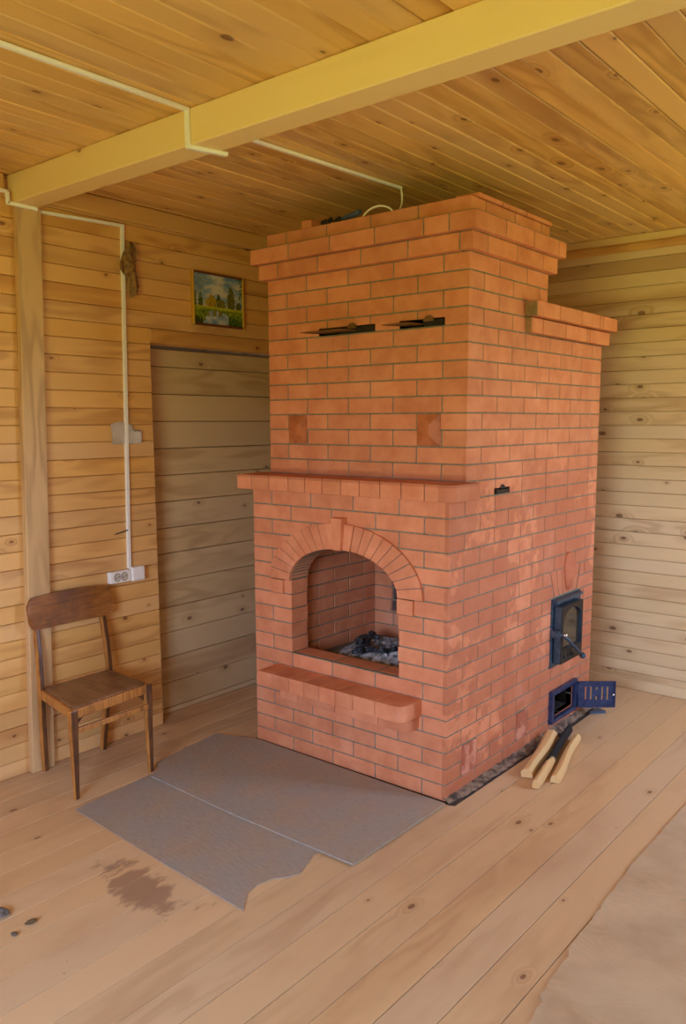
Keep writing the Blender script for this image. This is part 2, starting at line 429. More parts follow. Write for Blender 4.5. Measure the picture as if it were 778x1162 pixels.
# right wall with its window, front wall with its window
def holed_wall(name, axis, plane, out, a0, a1, w, mat):
    bm = bmesh.new(); zz = zlist(2.43, .0787, 0.0, ZC)
    for z0, z1 in zip(zz, zz[1:]):
        spans = [(a0, a1)]
        if z1 > w[2] and z0 < w[3]: spans = [(a0, w[0]), (w[1], a1)]
        for s0, s1 in spans:
            p0, p1 = sorted((plane, plane+out*.12))
            if axis == 'y': box(bm, p0, p1, s0, s1, z0+.0005, z1-.0005, .0026)
            else: box(bm, s0, s1, p0, p1, z0+.0005, z1-.0005, .0026)
    obj(name, bm, mat, kind='structure')
holed_wall('wall_right', 'y', XR, 1, YF, YB, (WR['y0'], WR['y1'], WR['z0'], WR['z1']), M['fill_paint'])
holed_wall('wall_front', 'x', YF, -1, XL-.13, XR+.1, (WF['x0'], WF['x1'], WF['z0'], WF['z1']), M['fill_paint'])
bm = bmesh.new(); w = WF
for a, b, c, d in ((w['x0'], w['x1'], w['z0'], w['z0']+.05), (w['x0'], w['x1'], w['z1']-.05, w['z1']), (w['x0'], w['x0']+.05, w['z0']+.05, w['z1']-.05), (w['x1']-.05, w['x1'], w['z0']+.05, w['z1']-.05), ((w['x0']+w['x1'])/2-.025, (w['x0']+w['x1'])/2+.025, w['z0']+.05, w['z1']-.05)):
    box(bm, a, b, YF-.09, YF-.04, c, d, .004)
obj('window_1', bm, M['wframe'], kind='structure')
bm = bmesh.new(); w = WR
for a, b, c, d in ((w['y0'], w['y1'], w['z0'], w['z0']+.05), (w['y0'], w['y1'], w['z1']-.05, w['z1']), (w['y0'], w['y0']+.05, w['z0']+.05, w['z1']-.05), (w['y1']-.05, w['y1'], w['z0']+.05, w['z1']-.05), ((w['y0']+w['y1'])/2-.025, (w['y0']+w['y1'])/2+.025, w['z0']+.05, w['z1']-.05)):
    box(bm, XR+.04, XR+.09, a, b, c, d, .004)
obj('window_2', bm, M['wframe'], kind='structure')
# floor
bm = bmesh.new(); x = .134-.132*15; edges = []
while x < XR+.14:
    box(bm, x+.0014, x+.132-.0014, YF-.1, YB+.05, -.03, random.uniform(-.0008, 0), .0008)
    x += .132
obj('floor', bm, M['floor'], kind='structure')
bm = bmesh.new(); box(bm, XL-.2, XR+.15, YF-.15, YB+.12, -.06, -.031); obj('floor_base', bm, M['sub'], kind='structure')
# ceiling
bm = bmesh.new(); x = .262-.0885*26
while x < XR+.1:
    j = random.uniform(0, .002)
    box(bm, x+.001, x+.0885-.001, YF-.1, YB+.05, ZC+j, ZC+.02+j, .004)
    x += .0885
box(bm, XL-.2, XR+.15, YF-.15, YB+.12, ZC+.023, ZC+.06)
obj('ceiling', bm, M['ceiling'], kind='structure')
# trims along the top of the walls
bm = bmesh.new(); box(bm, XL, XL+.03, -.78, YB, 2.515, ZC, .010, seg=2); obj('trim_1', bm, M['trim'], kind='structure')
bm = bmesh.new(); box(bm, XL, XL+.03, YF, -.90, 2.515, ZC, .010, seg=2); obj('trim_4', bm, M['trim'], kind='structure')
bm = bmesh.new(); box(bm, XL, XR, YB-.016, YB+.03, 2.556, ZC, .004); obj('trim_2', bm, M['beam'], kind='structure')
bm = bmesh.new(); box(bm, XL, XR, YB-.03, YB+.03, 2.512, 2.556, .012, seg=2); obj('trim_3', bm, M['trim_x'], kind='structure')
# ceiling beam and the post that carries it
bm = bmesh.new(); box(bm, XL, XR, -.875, -.765, 2.484, ZC, .004)
o = obj('ceiling_beam', bm, M['beam']); tag(o, 'pale squared timber beam crossing under the board ceiling', 'beam')
t = bmesh.new(); box(t, XL, XL+.035, -.055, .055, 0, 2.484, .003)
bm = bmesh.new(); merge(bm, t, Matrix.Translation((0, -.82, 0)) @ Matrix(((1,0,0,0),(0,1,.030,-.055),(0,0,1,0),(0,0,0,1))))
o = obj('wall_post', bm, M['post']); tag(o, 'flat vertical timber post against the left wall behind the chair', 'post')

# ------------------------------------------------------------------ masonry stove
B, H, HD = .24546, .07, .12273
W, D = 4.5*B, 6*B
J = .006                      # joint
YU, YT = HD, .820             # front of the upper part, back of the tall part
BEV = .0022
stove = empty('brick_stove', (-W/2, D/2, 0))
stove_M = Matrix.Translation((W/2, -D/2, 0))
tag(stove, 'large orange-red brick stove with arched open hearth and stepped top', 'stove')
def sobj(name, bm, mat, parent=None, **k):
    """object of the stove, modelled in room coordinates"""
    p = parent or stove
    o = obj(name, bm, mat, p, **k)
    o.matrix_parent_inverse = p.matrix_world.inverted() if p is not stove else stove_M
    return o
SEATED = False
def brick(bm, x0, x1, y0, y1, z0, z1, bev=BEV):
    h = J/2
    box(bm, x0, x1, y0, y1, z0+(.0005 if SEATED else h), z1-h, bev)
def row(bm, along, a0, a1, starts_half, c0, c1, z, flip=False):
    """bricks along an axis from a0 to a1, first one half if asked"""
    L = []; p = a0; first = True
    while p < a1-.012:
        w = HD if (first and starts_half) else B
        q = min(p+w, a1 + (J/2 if p+w > a1-.01 else 0)); first = False
        q = p+w if p+w < a1-.012 else a1+J/2
        L.append((p + (J/2 if p > a0+1e-6 else 0), q-J/2)); p = q if q < a1 else a1
    for s, e in L:
        if flip: s, e = a0+a1-e, a0+a1-s
        if along == 'x': brick(bm, s, e, c0, c1, z, z+H)
        else: brick(bm, c0, c1, s, e, z, z+H)
def ring(bm, x0, x1, y0, y1, z, par, e=0.0):
    """one course; par 0: front ends in a header at the right corner, the side starts with a stretcher"""
    x0 -= e; x1 += e; y0 -= e; y1 += e; T = HD-J
    if par == 0:
        row(bm, 'x', x0, x1-HD, False, y0, y0+T, z)
        row(bm, 'y', y0, y1, False, x1-T, x1, z)
        row(bm, 'y', y0+HD, y1, True, x0, x0+T, z)
    else:
        row(bm, 'x', x0, x1, True, y0, y0+T, z)
        row(bm, 'y', y0+HD, y1, False, x1-T, x1, z)
        row(bm, 'y', y0+HD, y1, False, x0, x0+T, z)
    row(bm, 'x', x0+HD, x1-HD, False, y1-T, y1, z)

body = bmesh.new()
for i in range(18): ring(body, -W, 0, 0, D, i*H, i % 2)
# course 18 (mantel level): only the side and left rows behind the mantel
row(body, 'y', HD, D, False, -(HD-J), 0, 18*H); row(body, 'y', HD, D, False, -W, -W+HD-J, 18*H); row(body, 'x', -W+HD, -HD, False, D-HD+J, D, 18*H)
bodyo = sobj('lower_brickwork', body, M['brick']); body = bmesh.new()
for i in range(19, 28): ring(body, -W, 0, YU, D, i*H, (i+1) % 2)
for i in range(28, 32): ring(body, -W, 0, YU, YT, i*H, (i+1) % 2)
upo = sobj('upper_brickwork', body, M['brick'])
r = .0028; cores = []
for q in ((-W+r, -r, r, D-r, 0, 18.02*H), (-W+r, -r, YU+r, D-r, 18.02*H, 28*H), (-W+r, -r, YU+r, YT-r, 28*H, 34.95*H)):
    core = bmesh.new(); box(core, *q); cores.append(sobj('mortar', core, M['mortar']))
# ---- the arched opening
CX, ZS = -.552, .84; AX, AZ = .309, .176; OX, OZ = .436, .292; JL, JR = -3.5*B, -B; SILL = 7*H
def arch_cut(ax, az, y0, y1, low=None, over=0):
    bm = bmesh.new(); pts = []
    if low is not None: pts += [(CX-ax, low), (CX+ax, low)]
    n = 36
    for k in range(n+1):
        a = math.pi*k/n; pts.append((CX+ax*math.cos(a), ZS+az*math.sin(a)))
    prism(bm, pts, y1-y0, (0, y0, 0), (1,0,0), (0,0,1), (0,1,0))
    return bm
def bx(*a):
    bm = bmesh.new(); box(bm, *a); return bm
FX0, FX1, FY, FZ0, FZ1 = -.935, -.150, .74, 6*H, 1.19      # firebox
cb = bx(JL, JR, -.05, .20, SILL, ZS+.0005)
for o in (bodyo, cores[0]):
    m_ = .0005 if o is bodyo else -.006
    cut(o, [arch_cut(AX, AZ, -.05, .2), bx(JL+m_, JR-m_, -.05, .2, SILL, ZS+.001), bx(FX0, FX1, HD-.012, FY, FZ0, FZ1),
            bx(-.22, .03, .985, 1.245, .078, .198)])
for o in (bodyo, cores[1]): cut(o, [bx(-.10, .03, .36, .498, 18*H+.004, 18*H+.03)])
for o in (upo, cores[2]): cut(o, [bx(-.785, -.463, .08, .25, 28*H+.002, 28*H+.034), bx(-.335, -.11, .08, .25, 28*H+.002, 28*H+.034)])
bm = bmesh.new()
for o in cores: t = bmesh.new(); t.from_mesh(o.data); merge(bm, t); bpy.data.objects.remove(o)
sobj('mortar', bm, M['mortar'])
cut(bodyo, [arch_cut(OX-.002, OZ-.002, -.05, HD+.01)])
# cut places for the stove-door fan, two vent bricks above the mantel and two clean-out bricks low on the side
FAN = [(.93,.842), (1.30,.842), (1.262,.702), (.992,.702)]
bm = bmesh.new(); prism(bm, FAN, .2, (-.11,0,0), (0,1,0), (0,0,1), (1,0,0))
VENT = [(-W+HD, -W+2*HD), (-2*HD, -HD)]
cut(upo, [bx(VENT[0][0]+J/2, VENT[0][1]-J/2, .1, .26, 21*H+J/2, 23*H-J/2), bx(VENT[1][0]+J/2, VENT[1][1]-J/2, .1, .26, 21*H+J/2, 23*H-J/2)])
cut(bodyo, [bm, bx(-.1, .05, HD+J/2, 2*HD-J/2, H+J/2, 3*H-J/2), bx(-.1, .05, .612+J/2, .726-J/2, H+J/2, 3*H-J/2)])
# firebox lining
lin_ = bmesh.new()
for i in range(6, 17):
    z = i*H; row(lin_, 'y', HD+.01, FY, i % 2 == 0, FX0-.01, FX0+.02, z)
    row(lin_, 'x', FX0+.022, FX1-.022, i % 2 == 1, FY-.02, FY+.01, z)
    row(lin_, 'y', HD+.01, FY, i % 2 == 0, FX1-.02, FX1+.01, z)
sobj('firebox_lining', lin_, M['brick'])
lin_ = bmesh.new(); zt_ = 17*H; box(lin_, FX0-.012, FX0+.0172, HD+.008, FY, FZ0, zt_); box(lin_, FX1-.0172, FX1+.012, HD+.008, FY, FZ0, zt_); box(lin_, FX0+.0172, FX1-.0172, FY-.0172, FY+.012, FZ0, zt_)
sobj('lining_mortar', lin_, M['mortar'])
# sill bricks
bm = bmesh.new()
for s, e in ((-3.5*B, -2.5*B), (-2.5*B, -1.5*B), (-1.5*B, -.5*B)):
    e2 = min(e, JR)
    box(bm, s+J/2, e2-J/2 if e2 < JR else e2, .02, HD-.006, SILL-.02, SILL+.001, .002)
sobj('hearth_sill', bm, M['brick'])
# voussoirs
def ell(a, ax, az): return Vector((CX+ax*math.cos(a), ZS+az*math.sin(a)))
arch = bmesh.new(); NV = 21
# equal spacing along the middle ellipse
fine = [ell(math.pi*k/600, (AX+OX)/2, (AZ+OZ)/2) for k in range(601)]
cum = [0]
for a, b in zip(fine, fine[1:]): cum.append(cum[-1]+(b-a).length)
def ang(sv):
    sv *= cum[-1]
    for k in range(600):
        if cum[k+1] >= sv: return math.pi*(k+(sv-cum[k])/(cum[k+1]-cum[k]))/600
    return math.pi
key = None
for j in range(NV):
    a0, a1 = ang((j+.035)/NV), ang((j+.965)/NV)
    proud = .015
    if j in (NV//2-1, NV//2+1): proud = .022
    zz = [ell(a0, AX, AZ), ell(a0, OX, OZ), ell((a0+a1)/2, OX, OZ), ell(a1, OX, OZ), ell(a1, AX, AZ), ell((a0+a1)/2, AX, AZ)]
    if j == NV//2:
        kb = bmesh.new()
        pts = [(CX-.022, ZS+AZ), (CX-.030, 1.158), (CX+.030, 1.158), (CX+.022, ZS+AZ)]
        prism(kb, pts, HD+.040, (0, -.044, 0), (1,0,0), (0,0,1), (0,1,0), .002)
        sobj('keystone', kb, M['brick']); continue
    prism(arch, [tuple(p) for p in zz], HD-.004+proud, (0, -proud, 0), (1,0,0), (0,0,1), (0,1,0), .0015)
sobj('arch', arch, M['brick'])
bm = bmesh.new()
prism(bm, [tuple(ell(math.pi*k/40, AX+.004, AZ+.004)) for k in range(41)] + [tuple(ell(math.pi*k/40, OX-.004, OZ-.004)) for k in range(40, -1, -1)], HD-.008, (0, -.010, 0), (1,0,0), (0,0,1), (0,1,0))
sobj('arch_mortar', bm, M['mortar'])
# impost blocks under the ends of the arch
for x0, x1 in ((-4*B, -.904), (JR+.001, -.164)):
    bm = bmesh.new(); box(bm, x0, x1, -.016, .03, 11*H+J/2, ZS-J/2, .002); sobj('impost_block', bm, M['brick'])
# hearth ledge: row of headers on edge with a rounded end, a thinner row below
def rounded_end(bm, x0, x1, y0, y1, z0, z1, r, bev=.002):
    pts = [(x0, y1), (x0, y0), (x1-r, y0)]
    for k in range(1, 7):
        a = -math.pi/2 + math.pi/2*k/6; pts.append((x1-r+r*math.cos(a), y0+r+r*math.sin(a)))
    pts.append((x1, y1))
    prism(bm, pts, z1-z0, (0,0,z0), (1,0,0), (0,1,0), (0,0,1), bev)
bm = bmesh.new(); xs = [-.962, -.862, -.752, -.668, -.582, -.494, -.404, -.302, -.124]
xs = [-.958, -.866, -.752, -.662, -.575, -.487, -.395, -.300, -.203, -.118]
xs = [-.955, -.862, -.752, -.664, -.572, -.479, -.382, -.264, -.122]
for i, (a, b) in enumerate(zip(xs, xs[1:])):
    if i < len(xs)-2: box(bm, a+.0015, b-.0015, -.142, .02, 5*H+.001, 6*H, .002)
    else: rounded_end(bm, a+.0015, b, -.142, .02, 5*H+.001, 6*H, .045)
sobj('hearth_ledge', bm, M['brick'])
bm = bmesh.new(); xs = [-.862, -.752+.0, -.53, -.29, -.135]
for i, (a, b) in enumerate(zip(xs, xs[1:])):
    if i < len(xs)-2: box(bm, a+.0015, b-.0015, -.085, .02, 4*H+.012, 5*H, .002)
    else: rounded_end(bm, a+.0015, b, -.085, .02, 4*H+.012, 5*H, .04)
sobj('ledge_support', bm, M['brick'])
# mantel shelf
bm = bmesh.new()
xs = [-1.158, -1.045, -.927, -.801, -.704, -.607, -.502, -.404, -.303, -.187, -.062, .055]
xs = [-1.158, -1.062, -.945, -.825, -.722, -.622, -.516, -.414, -.306, -.198, -.085, .055]
for i, (a, b) in enumerate(zip(xs, xs[1:])):
    if i < len(xs)-2: box(bm, a+.002, b-.002, -.055, HD+.02, 18*H+.001, 19*H, .002)
    else: rounded_end(bm, a+.002, b, -.055, HD+.02, 18*H+.001, 19*H, .05)
sobj('mantel_shelf', bm, M['brick'])
bm = bmesh.new(); box(bm, -1.150, .02, -.048, HD, 18*H+.004, 19*H-.004); sobj('mantel_mortar', bm, M['mortar'])
# corbelled courses of the tall part
def corbel(name, x0, x1, y0, y1, k, e, par):
    global SEATED
    SEATED = True; bm = bmesh.new(); ring(bm, x0, x1, y0, y1, k*H, par, e); SEATED = False
    box(bm, x0-e+.003, x1+e-.003, y0-e+.003, y1+e-.003, k*H+.003, (k+1)*H-.0005, 0, 1)
    sobj(name, bm, [M['brick'], M['mortar']])
corbel('cornice_course', -W, 0, YU, YT, 32, .030, 1)
corbel('cornice_course', -W, 0, YU, YT, 33, .058, 0)
# cornice of the low rear part, stepping out of the side
for k, e, bk in ((28, .030, D+.03), (29, .058, D+.055)):
    bm = bmesh.new(); y = .61; first = HD if k == 28 else .238; ys = [y, y+first]
    if k == 28: ys = [.61, .72, .965, 1.21, 1.245, bk]
    else: ys = [.605, .835, 1.08, 1.30, 1.345, bk]
    for a, b in zip(ys, ys[1:]): brick(bm, -.15, e, a+J/2, b-J/2, k*H, (k+1)*H)
    for a in range(4): brick(bm, -W-e+a*B, -W-e+a*B+B-J, YT+.02, bk, k*H, (k+1)*H)
    box(bm, -.02, e-.003, ys[0]-.004, ys[0]+.004, k*H+.003, (k+1)*H-.003, 0, 2)
    box(bm, -W, e-.008, YT+.012, bk-.01, k*H+.004, (k+1)*H-.004, 0, 1)
    sobj('rear_cornice_course', bm, [M['brick'], M['mortar'], plain('mortar_smeared_brick', lin(168,124,84), .9, nscale=14, col2=lin(130,112,82))])
bm = bmesh.new(); ring(bm, -W, 0, YU, YT, 34*H, 1); sobj('top_course', bm, M['brick'])
# loose thin tiles along the top edge and a fragment on the left
bm = bmesh.new()
for a, b in ((YU+.05, .36), (.365, .575), (.58, .82)): box(bm, -.10, .010, a, b, 35*H-.001, 35*H+.017, .003)
sobj('top_tiles', bm, M['brick'])
# vent bricks with pyramid faces
def pyr(name, c, hw, hz, axis, plane, h, mat):
    bm = bmesh.new(); n = Vector((0,-1,0)) if axis == 'y' else Vector((1,0,0)); u = Vector((1,0,0)) if axis == 'y' else Vector((0,1,0)); z = Vector((0,0,1))
    base = Vector(c)
    q = [bm.verts.new(base+u*a*hw+z*b*hz) for a, b in ((-1,-1),(1,-1),(1,1),(-1,1))]
    bk = [bm.verts.new(v_.co-n*.05) for v_ in q]
    top = [bm.verts.new(base+n*h+u*a*hw*.12+z*b*hz*.3) for a, b in ((-1,-1),(1,-1),(1,1),(-1,1))]
    for i in range(4):
        j = (i+1) % 4
        bm.faces.new((q[i], q[j], top[j], top[i])); bm.faces.new((bk[i], bk[j], q[j], q[i]))
    bm.faces.new(top); bm.faces.new(bk[::-1]); bmesh.ops.recalc_face_normals(bm, faces=bm.faces[:])
    return sobj(name, bm, mat)
M['brick2'] = plain('dark_orange_brick', lin(186,106,62), .4, nscale=14, col2=lin(160,86,50))
M['damp_shade'] = plain('damp_red_brick', lin(166,92,66), .45, nscale=10, col2=lin(208,140,112), lo=.45, hi=.6)
for a, b in VENT: pyr('vent_brick', ((a+b)/2, YU-.002, 22*H), HD/2-J/2-.001, H-J/2-.001, 'y', YU, .011, M['brick2'])
for a, b in ((HD, 2*HD), (.612, .726)):
    bm = bmesh.new(); box(bm, -.06, .007, a+J/2+.002, b-J/2-.002, H+J/2+.002, 3*H-J/2-.002, .003)
    sobj('cleanout_brick', bm, M['damp_shade'])
# dampers: slots with a slide plate pulled part way out
for x0, x1, xp in ((-.785, -.463, -.83), (-.335, -.11, -.37)):
    bm = bmesh.new(); z = 28*H+.006
    prism(bm, [(xp, .03+.012), (xp+.04, .03), (x1-.12, .035), (x1-.09, .2), (xp+.08, .2)], .003, (0,0,z+.006), (1,0,0), (0,1,0), (0,0,1))
    d = sobj('damper_plate', bm, M['plate'])
    bm = bmesh.new(); box(bm, x0+.12, x1-.006, YU+.006, YU+.02, z-.002, z+.024); d2 = sobj('damper_frame', bm, M['iron_d'])
    bm = bmesh.new()
    pts = [(.026*math.cos(math.pi*k/10), .024*math.sin(math.pi*k/10)) for k in range(11)]
    prism(bm, pts, .003, ((x0+x1)/2+.04, YU-.012, z+.016), (1,0,0), (0,0,1), (0,1,0)); d3 = sobj('damper_tab', bm, M['plate'])
bm = bmesh.new(); box(bm, -.06, .004, .37, .488, 18*H+.008, 18*H+.022, .001); box(bm, -.02, .012, .36, .372, 18*H+.004, 18*H+.028, .001)
prism(bm, [(.022*math.cos(math.pi*k/8), .018*math.sin(math.pi*k/8)) for k in range(9)], .003, (.0, .43, 18*H+.026), (0,1,0), (0,0,1), (1,0,0))
sobj('damper_handle', bm, M['iron_d'])
# foundation of rough mortar squeezed out along the floor
bm = bmesh.new(); n = 60; A_, B_, C_ = [], [], []
for k in range(n+1):
    y = -.008 + (1.47)*k/n; wob = random.uniform(-.008, .008)
    wd = (.02+.028*min(1, k/6)) if y < 1.0 else .058-(y-1.0)*.06
    A_.append(bm.verts.new((-.01, y, .020+.012*k/n+random.uniform(-.005, .005)))); B_.append(bm.verts.new((wd*.5, y, .012+random.uniform(-.005, .005)))); C_.append(bm.verts.new((wd+wob, y, -.002)))
for k in range(n):
    bm.faces.new((A_[k], B_[k], B_[k+1], A_[k+1])); bm.faces.new((B_[k], C_[k], C_[k+1], B_[k+1]))
sobj('foundation_edge', bm, M['rubble'])
bm = bmesh.new(); prism(bm, [(-W-.01, -.010), (.03, -.012), (.048, .0), (.052, .55), (.06, 1.0), (.05, D), (-W, D)], .004, (0,0,-.001), (1,0,0), (0,1,0), (0,0,1))
sobj('foundation_felt', bm, plain('dark_felt', lin(66,52,42), .95, nscale=30, col2=lin(30,26,24)))
# fan of wedge bricks over the stove door
bm = bmesh.new()
def fanbrick(pts, x1): prism(bm, pts, x1+.10, (-.10,0,0), (0,1,0), (0,0,1), (1,0,0), .0015)
bot = lambda t: .998 + t*(1.256-.998); tp = lambda t: .938 + t*(1.292-.938)
cuts = [0, .19, .37, .63, .81, 1]
for i, (a, b) in enumerate(zip(cuts, cuts[1:])):
    if i == 2: fanbrick([(tp(a)+.003, .838), (tp(b)-.003, .838), (bot(b)-.003, .706), (bot(a)+.003, .706)], 0); continue
    fanbrick([(tp(a)+.003, .838), (tp(b)-.003, .838), (bot(b)-.003, .706), (bot(a)+.003, .706)], 0)
sobj('door_arch', bm, M['brick'])
bm = bmesh.new(); L = []
prof = [(.722, .004), (.75, .020), (.79, .034), (.83, .042), (.87, .040), (.902, .026), (.918, .010)]
prev = None
for z, hw in prof:
    s = [bm.verts.new((-.02, 1.135-hw, z)), bm.verts.new((.010, 1.135-hw, z)), bm.verts.new((.012+hw*.95, 1.130-hw*.15, z)), bm.verts.new((.010, 1.135+hw, z)), bm.verts.new((-.02, 1.135+hw, z))]
    if prev:
        for i in range(4): bm.faces.new((prev[i], prev[i+1], s[i+1], s[i])).smooth = False
    else: bm.faces.new(s[::-1])
    prev = s
bm.faces.new(prev); bmesh.ops.recalc_face_normals(bm, faces=bm.faces[:])
sobj('door_keystone', bm, M['brick'])
# ---- firebox door
DY0, DY1, DZ0, DZ1 = .958, 1.30, .345, .697
bm = bmesh.new(); box(bm, -.02, .008, DY0, DY1, DZ0, DZ1, .002); box(bm, .008, .03, DY0+.01, DY1-.02, DZ1-.02, DZ1-.004, .001)
fd = sobj('fire_door', bm, M['iron'])
def arched(y0, y1, z0, z1, rise, n=12):
    pts = [(y0, z0), (y1, z0)]
    for k in range(n+1):
        a = math.pi*k/n; pts.append(((y0+y1)/2+(y1-y0)/2*math.cos(a), z1-rise+rise*math.sin(a)))
    return pts
LY0, LY1, LZ0, LZ1 = .978, 1.235, .368, .662
bm = bmesh.new(); box(bm, .009, .052, LY0, LY1, LZ0, LZ1, .004)
leaf = sobj('door_leaf', bm, [M['iron'], M['iron_d']], fd)
c1 = bmesh.new(); prism(c1, arched(LY0+.022, LY1-.018, .438, LZ1-.018, .07), .04, (.036,0,0), (0,1,0), (0,0,1), (1,0,0))
cl = [c1] + [bx(.03, .08, yy, yy+.018, .392, .408) for yy in (1.01, 1.05, 1.09, 1.17)]
cut(leaf, cl)
for p in leaf.data.polygons: p.material_index = 1 if p.normal.x > .6 else 0  # window light put into the colour: bluish sides, dark front
bm = bmesh.new(); box(bm, .0362, .038, LY0+.021, LY1-.017, .437, LZ1-.017); sobj('glass_pane', bm, M['glass'], leaf)
bm = bmesh.new(); tube(bm, [(.056, .968, .520), (.078, .985, .508), (.086, 1.08, .44), (.088, 1.145, .392)], [.007, .008, .008, .009], 8); ball(bm, (.09, 1.155, .385), .017)
box(bm, .004, .05, .955, .975, .505, .545, .003); tube(bm, [(.03,.968,.525), (.072,.968,.525)], .010, 10)
hd = sobj('door_handle', bm, M['iron'], leaf)
bm = bmesh.new(); ball(bm, (.077, .966, .528), .012); sobj('handle_bolt', bm, M['steel'], leaf)
# ---- ash door, standing open
AY0, AY1, AZ0, AZ1 = .966, 1.272, .052, .222
bm = bmesh.new(); f_ = .022
for a, b, c, d in ((AY0, AY1, AZ0, AZ0+f_), (AY0, AY1, AZ1-f_, AZ1), (AY0, AY0+f_, AZ0+f_, AZ1-f_), (AY1-f_, AY1, AZ0+f_, AZ1-f_)):
    box(bm, -.03, .022, a, b, c, d, .002)
ad = sobj('ash_door', bm, M['iron_n'])
bm = bmesh.new()
for a in ((-.215, -.20, .99, 1.24, .08, .195), ): box(bm, *a)
box(bm, -.21, -.03, .987, .989, .08, .196); box(bm, -.21, -.03, 1.241, 1.243, .08, .196); box(bm, -.21, -.03, .989, 1.241, .080, .084); box(bm, -.21, -.03, .989, 1.241, .192, .196)
sobj('ash_box', bm, M['soot'], ad)
hx, hy = .026, 1.268; ex, ey = .178, 1.392
dv = Vector((ex-hx, ey-hy, 0)); Ld = dv.length; dv.normalize(); nv = Vector((dv.y, -dv.x, 0))
bm = bmesh.new()
us = [(.034,.043,((.042,.112),)), (.062,.071,((.040,.112),)), (.092,.102,((.040,.060),(.094,.110))), (.122,.131,((.040,.112),)), (.150,.159,((.040,.112),))]
def cell(a, b, c, d, th=.006): prism(bm, [(a,c), (b,c), (b,d), (a,d)], th, (hx, hy, .066), dv, (0,0,1), nv)
p_ = .008
for u0, u1, holes in us:
    cell(p_, u0, .008, .134); z_ = .008
    for h0, h1 in holes: cell(u0, u1, z_, h0); z_ = h1
    cell(u0, u1, z_, .134); p_ = u1
cell(p_, Ld-.008, .008, .134)
cell(0, Ld, 0, .008, .012); cell(0, Ld, .134, .142, .012); cell(Ld-.008, Ld, .008, .134, .012); cell(0, .008, .008, .134, .012)
lf = sobj('ash_door_leaf', bm, M['iron_n'], ad)
bm = bmesh.new(); tube(bm, [(hx, hy-.002, .07), (hx, hy-.002, .205)], .007, 8); sobj('hinge', bm, M['iron_n'], ad)
bm = bmesh.new(); p = Vector((hx, hy, .14))+dv*(Ld-.018)
tube(bm, [p, p+nv*.022], .005, 8); ball(bm, p+nv*.024, .008); sobj('latch', bm, M['steel'], lf)

# ------------------------------------------------------------------ ash and embers in the hearth
random.seed(5)
bm = bmesh.new(); nx, ny = 36, 26; g = []
for i in range(nx+1):
    r_ = []
    for j in range(ny+1):
        u_, v_ = i/nx, j/ny
        e = min(u_, 1-u_, v_, 1-v_)*6; e = min(1, e)
        r_.append(bm.verts.new((-.86+.66*u_, .16+.50*v_, 6*H+.004 + e*(.03+.05*math.sin(math.pi*v_)*(.35+.65*u_)+random.uniform(-.008,.012)))))
    g.append(r_)
for i in range(nx):
    for j in range(ny): bm.faces.new((g[i][j], g[i+1][j], g[i+1][j+1], g[i][j+1]))
o = obj('ash_heap', bm, M['ash'], smooth=False); tag(o, 'heap of grey wood ash and charcoal in the arched hearth', 'ash', kind='stuff')
def lump(c, r, sc, rot, mat, name, sub=2, jit=.16):
    t = bmesh.new(); bmesh.ops.create_icosphere(t, subdivisions=sub, radius=r)
    for v_ in t.verts: v_.co *= 1+random.uniform(-jit, jit)
    t.transform(Matrix.Translation(c) @ Matrix.Rotation(rot, 4, 'Z') @ Matrix.Rotation(random.uniform(-.4,.4), 4, 'Y') @ Matrix.Diagonal((*sc, 1)))
    return obj(name, t, mat)
M['charcoal'] = plain('charcoal', lin(26,26,30), .8, nscale=60, col2=lin(96,98,106), lo=.5, hi=.7, bump=.5)
bm = bmesh.new(); bm.from_mesh(o.data)
for i in range(30):
    x, y = random.uniform(-.76, -.24), random.uniform(.22, .55)
    l_ = lump((x, y, 6*H+.066+random.uniform(0,.015)), .022, (random.uniform(1.2,2.4), .8, .7), random.uniform(0,3), M['charcoal'], 'charcoal')
    t = bmesh.new(); t.from_mesh(l_.data); merge(bm, t, None, 1); bpy.data.objects.remove(l_)
bm.to_mesh(o.data); bm.free(); o.data.materials.append(M['charcoal'])

# ------------------------------------------------------------------ things on top of the stove
TOP = 35*H
bm = bmesh.new(); box(bm, -.93, -.868, .17, .235, TOP, TOP+.045, .004); o = obj('brick_fragment', bm, M['brick']); tag(o, 'small orange brick fragment standing on top of the stove front edge', 'brick')
bm = bmesh.new()
for q in range(7): ball(bm, (-.80+.017*q, .17+random.uniform(-.01,.01), TOP+.012+random.uniform(0,.012)), .013, sub=1)
o = obj('glove', bm, M['black']); tag(o, 'crumpled black glove on top of the stove beside brick fragment', 'glove')
bm = bmesh.new(); tube(bm, [(-.69,.17,TOP+.018), (-.65,.165,TOP+.022), (-.61,.165,TOP+.026), (-.575,.16,TOP+.030)], [.006, .012, .013, .012], 8)
o = obj('tool_handle', bm, M['blue']); tag(o, 'blue-grey tool handle lying on top of the stove', 'tool')
bm = bmesh.new(); pts = []
for k in range(17):
    t_ = k/16; pts.append((-.56+.16*t_, .16, TOP+.002+.036*math.sin(math.pi*min(1, t_*1.0))**.6))
tube(bm, pts, .0045, 6); o = obj('cable_loop', bm, M['white_pvc']); tag(o, 'short white cable loop arching on the stove top edge', 'cable')

